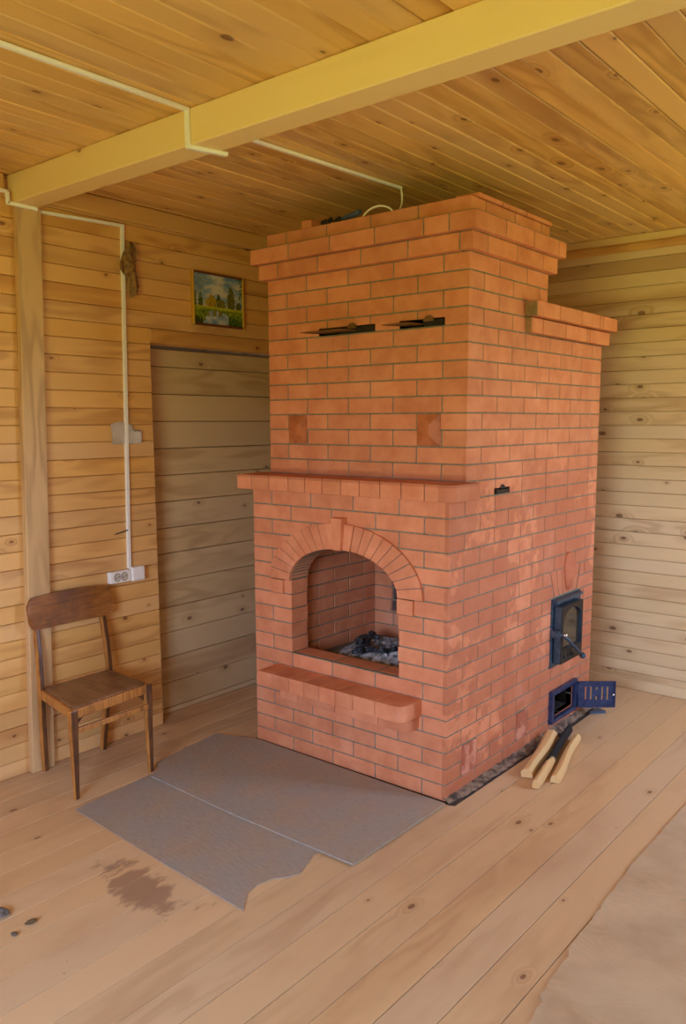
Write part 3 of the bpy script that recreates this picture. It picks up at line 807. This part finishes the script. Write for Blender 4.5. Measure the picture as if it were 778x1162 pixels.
# ------------------------------------------------------------------ grey sheets on the floor
def sheet(name, pts, z, th, mat):
    bm = bmesh.new(); prism(bm, pts, th, (0,0,z), (1,0,0), (0,1,0), (0,0,1)); return obj(name, bm, mat)
o = sheet('hearth_sheet', [(-1.25,-.515), (-1.188,-.548), (-1.165,-.60), (-1.15,-.622), (-.6,-.640), (.012,-.632), (.016,-.026), (-1.10,-.018), (-1.30,-.10)], .0045, .007, M['sheet'])
tag(o, 'larger grey fibre sheet on the floor touching the stove front', 'floor sheet')
e = [(-.145,-.60), (-.150,-.66), (-.128,-.72), (-.105,-.78), (-.118,-.822), (-.155,-.87), (-.170,-.93), (-.160,-.985), (-.128,-1.03), (-.098,-1.066)]
o = sheet('hearth_sheet', [(-1.145,-1.010), (-1.178,-.60)] + e + [(-.55,-1.044)], .0003, .004, M['sheet'])
tag(o, 'smaller grey fibre sheet with a torn right end, in front of larger sheet', 'floor sheet')
# plywood
edge = []; y = 1.0
base_e = [(1.0,.792), (.593,.790), (-.016,.785), (-.25,.795), (-.69,.811), (-.944,.848), (-1.3,.88), (-1.9,.95)]
for k in range(90):
    y = 1.0-2.9*k/89
    for (ya, xa), (yb, xb) in zip(base_e, base_e[1:]):
        if ya >= y >= yb: xx = xa+(xb-xa)*(ya-y)/(ya-yb); break
    chip = random.uniform(-.004, .004) + (.014*random.random() if (-.80 < y < -.60 or -.98 < y < -.85) else 0)
    edge.append((xx+chip, y))
o = sheet('plywood_sheet', edge + [(2.3,-1.9), (2.3,1.0)], .0005, .010, M['ply'])
tag(o, 'worn plywood sheet with chipped edge lying on floor boards at right', 'plywood')

# ------------------------------------------------------------------ firewood by the stove
def log(name, p0, p1, w, h, mat, seed, char=None):
    random.seed(seed); p0, p1 = Vector(p0), Vector(p1); L_ = (p1-p0).length; d = (p1-p0).normalized(); s = d.cross(Vector((0,0,1))).normalized(); u = s.cross(d)
    M4 = Matrix(((d.x, s.x, u.x, p0.x), (d.y, s.y, u.y, p0.y), (d.z, s.z, u.z, p0.z), (0,0,0,1)))
    bm = bmesh.new(); n = 14; sec = [(-.5,-.45), (-.3,-.5), (.35,-.5), (.5,-.3), (.42,.15), (.1,.5), (-.25,.42), (-.48,.1)]
    sec = [(a*random.uniform(.85,1.1), b*random.uniform(.85,1.1)) for a, b in sec]; rings = []
    ph = random.uniform(0, 6)
    for k in range(n+1):
        t_ = k/n; sw = w*(1+.10*math.sin(5*t_+ph)); off = .004*math.sin(7*t_+ph)
        rings.append([bm.verts.new((L_*t_, a*sw+off, b*h*(1+.1*math.sin(9*t_+ph+a)))) for a, b in sec])
    for a, b in zip(rings, rings[1:]):
        for i in range(8):
            bm.faces.new((a[i], a[(i+1)%8], b[(i+1)%8], b[i]))
    bm.faces.new(rings[0][::-1]); bm.faces.new(rings[-1]); bmesh.ops.recalc_face_normals(bm, faces=bm.faces[:])
    o = obj(name, bm, mat); o.matrix_world = M4
    return o
M['chartip'] = M['bark']
def char_mat():
    k, c, tc, P = wood('half_charred_split_wood', lin(220,178,112), lin(180,126,70), axis=0, knots=0, red=0, plank=.05)
    sp = k.n('SeparateXYZ'); k.t.links.new(tc.outputs['Object'], sp.inputs[0])
    m = k.math('ADD', k.math('ADD', sp.outputs[0], k.math('MULTIPLY', k.math('SUBTRACT', k.noise(tc.outputs['Object'], 18, 3, .6), .5), .22)), k.math('MULTIPLY', sp.outputs[1], -4.5))
    f = k.ramp(m, .20, .24)
    tip = k.math('GREATER_THAN', sp.outputs[0], .03)
    c2 = k.mix(k.math('MULTIPLY', f, tip), c, lin(26,23,22)); k.t.links.new(c2, k.b.inputs['Base Color']); k.b.inputs['Roughness'].default_value = .8
    return k.m
M['charlog'] = char_mat()
def whole(o, label): tag(o, label, 'firewood', 'split firewood by the stove side'); return o
whole(log('firewood_log', (.160, .425, .024), (.066, .885, .044), .062, .045, M['split'], 3), 'broad pale split log nearest the brick stove side')
whole(log('firewood_log', (.238, .345, .026), (.098, 1.00, .046), .034, .040, M['charlog'], 8), 'thin charred black split log between two pale logs')
whole(log('firewood_log', (.276, .455, .02), (.150, .975, .022), .044, .038, M['split'], 12), 'narrow pale split log farthest from the brick stove side')
# tin scrap behind the ash door
bm = bmesh.new(); prism(bm, [(.05,1.47), (.115,1.44), (.052,1.375)], .002, (0,0,.012), (1,0,0), (0,1,0), (0,0,1)); prism(bm, [(.052,1.375),(.115,1.44),(.112,1.443),(.052,1.379)], .012, (0,0,.001), (1,0,0), (0,1,0), (0,0,1))
o = obj('tin_scrap', bm, M['blue_tin']); tag(o, 'blue-grey tin scrap on floor at rear stove corner', 'tin scrap')
# small litter on the floor at the far left
o = lump((-.69, -1.575, .012), .02, (1.6,1.1,.6), .3, plain('grey_crumb', lin(112,104,98), .9, nscale=40, col2=lin(80,70,60)), 'mortar_crumb'); tag(o, 'grey mortar crumb on floor at the left picture edge', 'debris')
o = lump((-.575, -1.535, .008), .012, (1.6,.9,.6), 1.2, plain('brown_chip', lin(96,74,44), .9), 'wood_chip'); tag(o, 'dark brown wood chip on floor right of the grey crumb', 'debris')
o = lump((-.560, -1.60, .006), .009, (1.3,.9,.6), .7, plain('dull_chip', lin(98,84,66), .9), 'wood_chip'); tag(o, 'tiny grey-brown wood chip on floor nearest the camera, lower left', 'debris')

# ------------------------------------------------------------------ chair
random.seed(4)
ch = empty('dining_chair', (-1.40, -.76, 0))
tag(ch, 'old brown varnished wooden chair against the left wall', 'chair')
chI = Matrix.Translation((1.40, .76, 0))
def cobj(name, bm, mat, parent=None, smooth=False):
    p = parent or ch; o = obj(name, bm, mat, p, smooth)
    if p is ch: o.matrix_parent_inverse = chI
    else: o.matrix_parent_inverse = p.matrix_world.inverted()
    return o
SZ = .400
BL, FL, FR, BR = Vector((-1.562,-.893,SZ)), Vector((-1.212,-.957,SZ)), Vector((-1.250,-.545,SZ)), Vector((-1.570,-.530,SZ))
# seat, slightly dished, rounded corners
def seat_pts(ins):
    c = [BL, FL, FR, BR]; cen = sum(c, Vector())/4; out = []
    for i in range(4):
        p, a, b = c[i], c[i-1], c[(i+1)%4]
        p = p+(cen-p).normalized()*ins
        da, db = (a-p).normalized(), (b-p).normalized(); r = .03
        for k in range(6):
            t_ = k/5; q = (p+da*r)*(1-t_)**2 + p*2*t_*(1-t_) + (p+db*r)*t_**2; out.append((q.x, q.y))
    return out
bm = bmesh.new(); prism(bm, seat_pts(.012), .009, (0,0,SZ-.006), (1,0,0), (0,1,0), (0,0,1), .002); cobj('seat', bm, M['ch_seat'])
def bar(bm, p0, p1, w, h, bev=.003, up=Vector((0,0,1)), w2=None, h2=None):
    p0, p1 = Vector(p0), Vector(p1); d = (p1-p0).normalized(); s = d.cross(up).normalized(); u = s.cross(d).normalized()
    w2 = w if w2 is None else w2; h2 = h if h2 is None else h2
    t = bmesh.new(); a = [t.verts.new(p0+s*i*w/2+u*j*h/2) for i, j in ((-1,-1),(1,-1),(1,1),(-1,1))]; b = [t.verts.new(p1+s*i*w2/2+u*j*h2/2) for i, j in ((-1,-1),(1,-1),(1,1),(-1,1))]
    t.faces.new(a); t.faces.new(b[::-1])
    for i in range(4): t.faces.new((a[i], b[i], b[(i+1)%4], a[(i+1)%4]))
    bmesh.ops.recalc_face_normals(t, faces=t.faces[:])
    if bev: bmesh.ops.bevel(t, geom=t.edges[:], offset=bev, segments=2, affect='EDGES', profile=.5)
    merge(bm, t)
dz = Vector((0,0,-.024))
for a, b in ((BL, FL), (FL, FR), (FR, BR), (BR, BL)):
    bm = bmesh.new(); bar(bm, a+dz, b+dz, .016, .042, .003); cobj('seat_rail', bm, M['ch_v'])
# front legs, wide and curved where they meet the rails
def front_leg(top, foot, sgn):
    bm = bmesh.new(); bar(bm, foot, top+Vector((-.006, -sgn*.002, -.004)), .020, .022, .005, up=Vector((1,0,0)), w2=.036, h2=.034)
    # quarter-round bracket along the front rail and along the side rail
    pts = [(0,0), (.075,0), (.05,-.012), (.03,-.03), (.016,-.06), (.008,-.10), (0,-.12)]
    d = ((FR-FL) if sgn < 0 else (FL-FR)).normalized(); prism(bm, pts, .014, top+Vector((-.006,0,-.042)), d, (0,0,1), (-1,0,0), .001)
    d2 = (BL-FL).normalized() if sgn < 0 else (BR-FR).normalized(); prism(bm, pts, .014, top+Vector((0,-sgn*.007,-.042)), d2, (0,0,1), (0,-sgn,0), .001)
    return cobj('leg', bm, M['ch_v'])
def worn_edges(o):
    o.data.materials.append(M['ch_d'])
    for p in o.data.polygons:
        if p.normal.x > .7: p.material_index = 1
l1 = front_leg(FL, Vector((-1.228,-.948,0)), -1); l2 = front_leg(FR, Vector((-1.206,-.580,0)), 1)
def rear_post(seat_c, foot, top):
    bm = bmesh.new(); pts = [foot, foot.lerp(seat_c, .5)+Vector((-.0,0,0)), seat_c+Vector((0,0,-.05)), seat_c+Vector((0,0,.04)), seat_c.lerp(top, .5)+Vector((.008,0,0)), top]
    for a, b in zip(pts, pts[1:]): bar(bm, a, b+(b-a).normalized()*.006, .032, .022, .004, up=Vector((0,1,0)))
    return cobj('leg', bm, M['ch_v'])
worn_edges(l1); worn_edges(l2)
TL, TR = Vector((-1.606,-.878,.70)), Vector((-1.600,-.540,.70))
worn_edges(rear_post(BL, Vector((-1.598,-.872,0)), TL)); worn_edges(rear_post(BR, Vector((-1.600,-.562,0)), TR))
for z_, a, b in ((.300, (-1.219,-.950), (-1.228,-.566)),):
    bm = bmesh.new(); bar(bm, (a[0],a[1],z_), (b[0],b[1],z_), .013, .024, .003); cobj('stretcher', bm, M['ch_v'])
# curved back panel
bm = bmesh.new(); nY, nZ = 28, 10; F_, K_ = [], []
y0, y1, z0, z1, rr = -.925, -.492, .664, .806, .034
for i in range(nY+1):
    t_ = i/nY; y = y0+(y1-y0)*t_; cu = 1-(2*t_-1)**2; ex = min(y-y0, y1-y); rz = rr-math.sqrt(max(0, rr*rr-(rr-ex)**2)) if ex < rr else 0
    fr_, bk_ = [], []
    for j in range(nZ+1):
        s = j/nZ; z = (z0+rz)+(z1-z0-2*rz)*s + .010*cu*(1 if s > .5 else -.0)*s
        x = -1.592-.012*cu - .012*s+.012
        fr_.append(bm.verts.new((x+.012, y, z))); bk_.append(bm.verts.new((x, y, z)))
    F_.append(fr_); K_.append(bk_)
for i in range(nY):
    for j in range(nZ):
        bm.faces.new((F_[i][j], F_[i+1][j], F_[i+1][j+1], F_[i][j+1])); bm.faces.new((K_[i][j], K_[i][j+1], K_[i+1][j+1], K_[i+1][j]))
    bm.faces.new((F_[i][0], K_[i][0], K_[i+1][0], F_[i+1][0])); bm.faces.new((F_[i][nZ], F_[i+1][nZ], K_[i+1][nZ], K_[i][nZ]))
for i in (0, nY):
    for j in range(nZ): bm.faces.new((F_[i][j], F_[i][j+1], K_[i][j+1], K_[i][j]))
bmesh.ops.recalc_face_normals(bm, faces=bm.faces[:]); cobj('backrest', bm, M['ch_y'])

# ------------------------------------------------------------------ electrics on the left wall and ceiling
X0 = XL
def trunk(bm, p0, p1, w=.016, h=.012, up=(0,0,1)):
    bar(bm, p0, p1, w, h, .002, up=Vector(up))
bm = bmesh.new(); trunk(bm, (X0+.007, -.348, .862), (X0+.007, -.312, 2.492), .018, .014, (1,0,0))
trunk(bm, (X0+.007, -.304, 2.490), (X0+.007, -.80, 2.484), .018, .014, (0,0,1)) if False else None
o = obj('cable_trunking', bm, M['white_pvc']); tag(o, 'white vertical cable trunking dropping to the wall socket', 'trunking')
bm = bmesh.new(); trunk(bm, (X0+.044, -.905, 2.478), (X0+.044, -.77, 2.476), .014, .014); trunk(bm, (X0+.044, -.775, 2.476), (X0+.010, -.765, 2.478), .014, .014); trunk(bm, (X0+.008, -.775, 2.477), (X0+.008, -.304, 2.494), .014, .014)
trunk(bm, (X0+.044, -.902, 2.472), (X0+.044, -.902, 2.522), .014, .014, (1,0,0)); trunk(bm, (X0+.036, -.895, 2.524), (X0+.036, -1.7, 2.530), .014, .014)
o = obj('cable_trunking', bm, M['white_pvc']); tag(o, 'white horizontal cable trunking near the left wall top, passing the post', 'trunking')
bm = bmesh.new(); trunk(bm, (-.548, -3.0, ZC-.006), (-.480, -.877, ZC-.006), .018, .012)
trunk(bm, (-.480, -.882, ZC-.004), (-.480, -.882, 2.474), .018, .012, (0,1,0)); trunk(bm, (-.480, -.888, 2.477), (-.440, -.745, 2.477), .018, .013)
o = obj('cable_trunking', bm, M['white_pvc']); tag(o, 'white cable trunking along the ceiling that wraps around the beam', 'trunking')
bm = bmesh.new(); trunk(bm, (-.535, -.64, ZC-.006), (-.473, .324, ZC-.006), .016, .012)
o = obj('cable_trunking', bm, M['white_pvc']); tag(o, 'white cable trunking on the ceiling between the beam and the stove', 'trunking')
bm = bmesh.new(); pts = []
P0, P1, P2, P3 = Vector((-.474,.324,2.592)), Vector((-.465,.335,2.52)), Vector((-.46,.30,2.49)), Vector((-.435,.20,2.452))
for k in range(15):
    t_ = k/14; pts.append(P0*(1-t_)**3+P1*3*t_*(1-t_)**2+P2*3*t_*t_*(1-t_)+P3*t_**3)
tube(bm, pts, .0042, 8); o = obj('power_cable', bm, M['white_pvc']); tag(o, 'thin white cable hanging from the ceiling trunking onto the stove', 'cable')
# socket and junction box
so = empty('wall_socket', (X0, -.372, .832)); tag(so, 'white double wall socket beside a junction box above the chair', 'socket')
def sk(name, bm, mat, parent=None):
    p = parent or so; o = obj(name, bm, mat, p)
    o.matrix_parent_inverse = Matrix.Translation((-X0, .372, -.832)) if p is so else p.matrix_world.inverted(); return o
bm = bmesh.new(); box(bm, X0, X0+.030, -.474, -.352, .800, .858, .005, seg=2); sp_ = sk('socket_plate', bm, M['white_pvc'])
for yc in (-.434, -.393):
    bm = bmesh.new(); prism(bm, [(.0185*math.cos(2*math.pi*k/24), .021*math.sin(2*math.pi*k/24)) for k in range(24)], .0025, (X0+.0295, yc, .829), (0,1,0), (0,0,1), (1,0,0)); f1 = sk('outlet', bm, M['hole'], sp_)
    bm = bmesh.new(); prism(bm, [(.0165*math.cos(2*math.pi*k/24), .019*math.sin(2*math.pi*k/24)) for k in range(24)], .003, (X0+.0296, yc, .829), (0,1,0), (0,0,1), (1,0,0))
    sk('outlet_face', bm, M['pvc_shade'], sp_)
    bm = bmesh.new()
    for q in (-.007, .007): prism(bm, [(.003*math.cos(2*math.pi*k/10), .004*math.sin(2*math.pi*k/10)) for k in range(10)], .0035, (X0+.0296, yc+q, .829+q*.4), (0,1,0), (0,0,1), (1,0,0))
    sk('pin_holes', bm, M['hole'], sp_)
bm = bmesh.new(); box(bm, X0, X0+.034, -.350, -.272, .797, .866, .005, seg=2); box(bm, X0+.034, X0+.036, -.343, -.279, .804, .859, .001); sk('junction_box', bm, M['white_pvc'])
# paper tucked behind the trunking (crumpled)
random.seed(9)
bm = bmesh.new(); nx, ny = 12, 9; g = []
for i in range(nx+1):
    r_ = []
    for j in range(ny+1):
        u_, v_ = i/nx, j/ny
        y = -.425+.18*u_+.012*(1-v_)*(.5-u_); z = 1.472+.095*v_+.012*math.sin(5*u_)*v_-.010*(1-u_)*0
        if u_ > .72 and v_ > .8: z -= .022
        d_ = abs(y+.333); x = X0+.004+min(.014, .16*d_*.5)+random.uniform(0, .002)+.004*abs(math.sin(7*u_+3*v_))
        r_.append(bm.verts.new((x, y, z)))
    g.append(r_)
for i in range(nx):
    for j in range(ny): bm.faces.new((g[i][j], g[i+1][j], g[i+1][j+1], g[i][j+1]))
bmesh.ops.solidify(bm, geom=bm.faces[:], thickness=.0008)
o = obj('paper_note', bm, M['paper'], smooth=True); tag(o, 'crumpled white paper tucked behind the vertical trunking', 'paper')
# brown dried sacking tied to the trunking
bm = bmesh.new(); outline = [(-.282,2.425), (-.262,2.42), (-.248,2.37), (-.262,2.31), (-.240,2.225), (-.250,2.205), (-.292,2.165), (-.288,2.205), (-.298,2.250), (-.318,2.270), (-.352,2.285), (-.355,2.31), (-.332,2.335), (-.325,2.36), (-.306,2.40)]
prism(bm, outline, .012, (X0+.026,0,0), (0,1,0), (0,0,1), (1,0,0))
bmesh.ops.triangulate(bm, faces=bm.faces[:]); bmesh.ops.subdivide_edges(bm, edges=bm.edges[:], cuts=3, use_grid_fill=True)
for v_ in bm.verts:
    f_ = math.sin(90*v_.co.y+12*v_.co.z)*.010 + random.uniform(-.004,.004)
    v_.co.x += max(-.010, f_)
o = obj('sacking_scrap', bm, M['rag']); tag(o, 'brown crumpled scrap of sacking tied high on the vertical trunking', 'cloth')
# nail stub
bm = bmesh.new(); tube(bm, [(X0-.002,-.42,1.035), (X0+.01,-.38,1.045), (X0+.012,-.352,1.052)], .003, 6); o = obj('bent_nail', bm, M['iron_d']); tag(o, 'dark bent nail in the boards left of the vertical trunking', 'nail')

# ------------------------------------------------------------------ landscape picture
PY0, PY1, PZ0, PZ1 = .100, .462, 2.078, 2.350
pic = empty('framed_picture', (X0, (PY0+PY1)/2, (PZ0+PZ1)/2)); tag(pic, 'small landscape picture in a thin gold frame on the left wall', 'picture')
picI = Matrix.Translation((-X0, -(PY0+PY1)/2, -(PZ0+PZ1)/2))
def pm(name, bm, mat):
    o = obj(name, bm, mat, pic); o.matrix_parent_inverse = picI; return o
M['gold'] = plain('gilt_frame', lin(206,160,60), .35, metal=.5); M['brownf'] = plain('brown_frame', lin(112,56,22), .4)
fw = .010
bm = bmesh.new()
box(bm, X0, X0+.022, PY0, PY0+fw, PZ0, PZ1, .002, 0); box(bm, X0, X0+.022, PY1-fw, PY1, PZ0, PZ1, .002, 0)
box(bm, X0, X0+.022, PY0+fw, PY1-fw, PZ0, PZ0+fw, .002, 1); box(bm, X0, X0+.022, PY0+fw, PY1-fw, PZ1-fw, PZ1, .002, 1)
pm('frame', bm, [M['gold'], M['brownf']])
random.seed(21)
me = bpy.data.meshes.new('painting'); NX, NY = 110, 82; vs, fs = [], []
for j in range(NY+1):
    for i in range(NX+1): vs.append((X0+.012, PY0+fw+(PY1-PY0-2*fw)*i/NX, PZ0+fw+(PZ1-PZ0-2*fw)*j/NY))
for j in range(NY):
    for i in range(NX): a = j*(NX+1)+i; fs.append((a, a+1, a+NX+2, a+NX+1))
me.from_pydata(vs, [], fs); ca = me.color_attributes.new('paint', 'FLOAT_COLOR', 'POINT')
from mathutils import noise as mn
def fbm(x, y, s, seed=0): return mn.fractal(Vector((x*s, y*s*1.0, seed)), .6, 2.1, 5)
def paint(u, v_):
    n = fbm(u, v_, 7, 3); n2 = fbm(u, v_, 30, 8)
    cl = min(1, max(0, .55+.9*fbm(u*1.0, v_*1.7, 3.2, 1)-.5*(v_-.75)))
    sky = [a*(1-cl)+b*cl for a, b in zip((104,142,176), (214,208,184))]
    c = sky
    hor = .36
    def tree(cx, w, h, base=hor):
        top = base+h; 
        if v_ < base-.02 or v_ > top: return False
        t_ = (v_-base)/h; return abs(u-cx) < w*(math.sin(math.pi*min(1, .25+.75*t_))**.7)*(1+.5*n2)+.01*n
    if v_ > hor-.05:
        if tree(.76, .085, .46+.04*n): c = (96+60*n2, 96+60*n2, 34)
        if tree(.13, .05, .26) or tree(.93, .06, .16) or (u < .05+.05*n2 and v_ < .62): c = (70+40*n2, 84+40*n2, 28)
        if tree(.36, .12, .24+.03*n): c = (168+60*n2, 140+50*n2, 36)
        if tree(.50, .04, .28): c = (58, 74, 34)
        if tree(.56, .10, .17): c = (112+60*n2, 112+50*n2, 36)
        if u > .93 and v_ > .55 and n2 > -.05: c = (70, 96, 34)
        if abs(u-.12-.03*math.sin(9*v_)) < .05+.05*n2 and v_ > .5 and n2 > .12: c = (132,140,110)
    if v_ <= hor:
        c = (172+50*n2, 176+50*n2, 40) if v_ > .31 else (118+90*n2+40*n, 136+80*n2+30*n, 34)
        if v_ > .345: c = (190,180,52)
        # pond
        w = .30*math.sqrt(max(0, 1-((v_-.03)/.26)**2)) if v_ < .29 else 0
        if abs(u-.47-.04*math.sin(14*v_)) < w+.03*n2:
            cl2 = min(1, max(0, .6+fbm(u, .4-v_, 4, 5)))
            c = [a*(1-cl2)+b*cl2 for a, b in zip((92,128,178), (206,204,190))]
            if v_ > .17 and fbm(u, v_*.3, 16, 2) > -.02 and u < .62: c = (128,122,48)
        if u < .18 and v_ < .12+.1*n: c = (52,66,26)
        if u > .70 and v_ < .16+.10*n: c = (60+50*n2,92+50*n2,30)
    return [min(255, max(0, q)) for q in c]
for j in range(NY+1):
    for i in range(NX+1):
        c = paint(i/NX, j/NY); ca.data[j*(NX+1)+i].color = lin(*c)
k = N('landscape_paint'); at = k.n('VertexColor', layer_name='paint'); k.t.links.new(at.outputs[0], k.b.inputs['Base Color']); k.b.inputs['Roughness'].default_value = .45
me.materials.append(k.m); po = bpy.data.objects.new('painting', me); COL.objects.link(po); po.parent = pic; po.matrix_parent_inverse = picI
bm = bmesh.new(); box(bm, X0+.002, X0+.011, PY0+.004, PY1-.004, PZ0+.004, PZ1-.004); pm('backing_board', bm, M['brownf'])
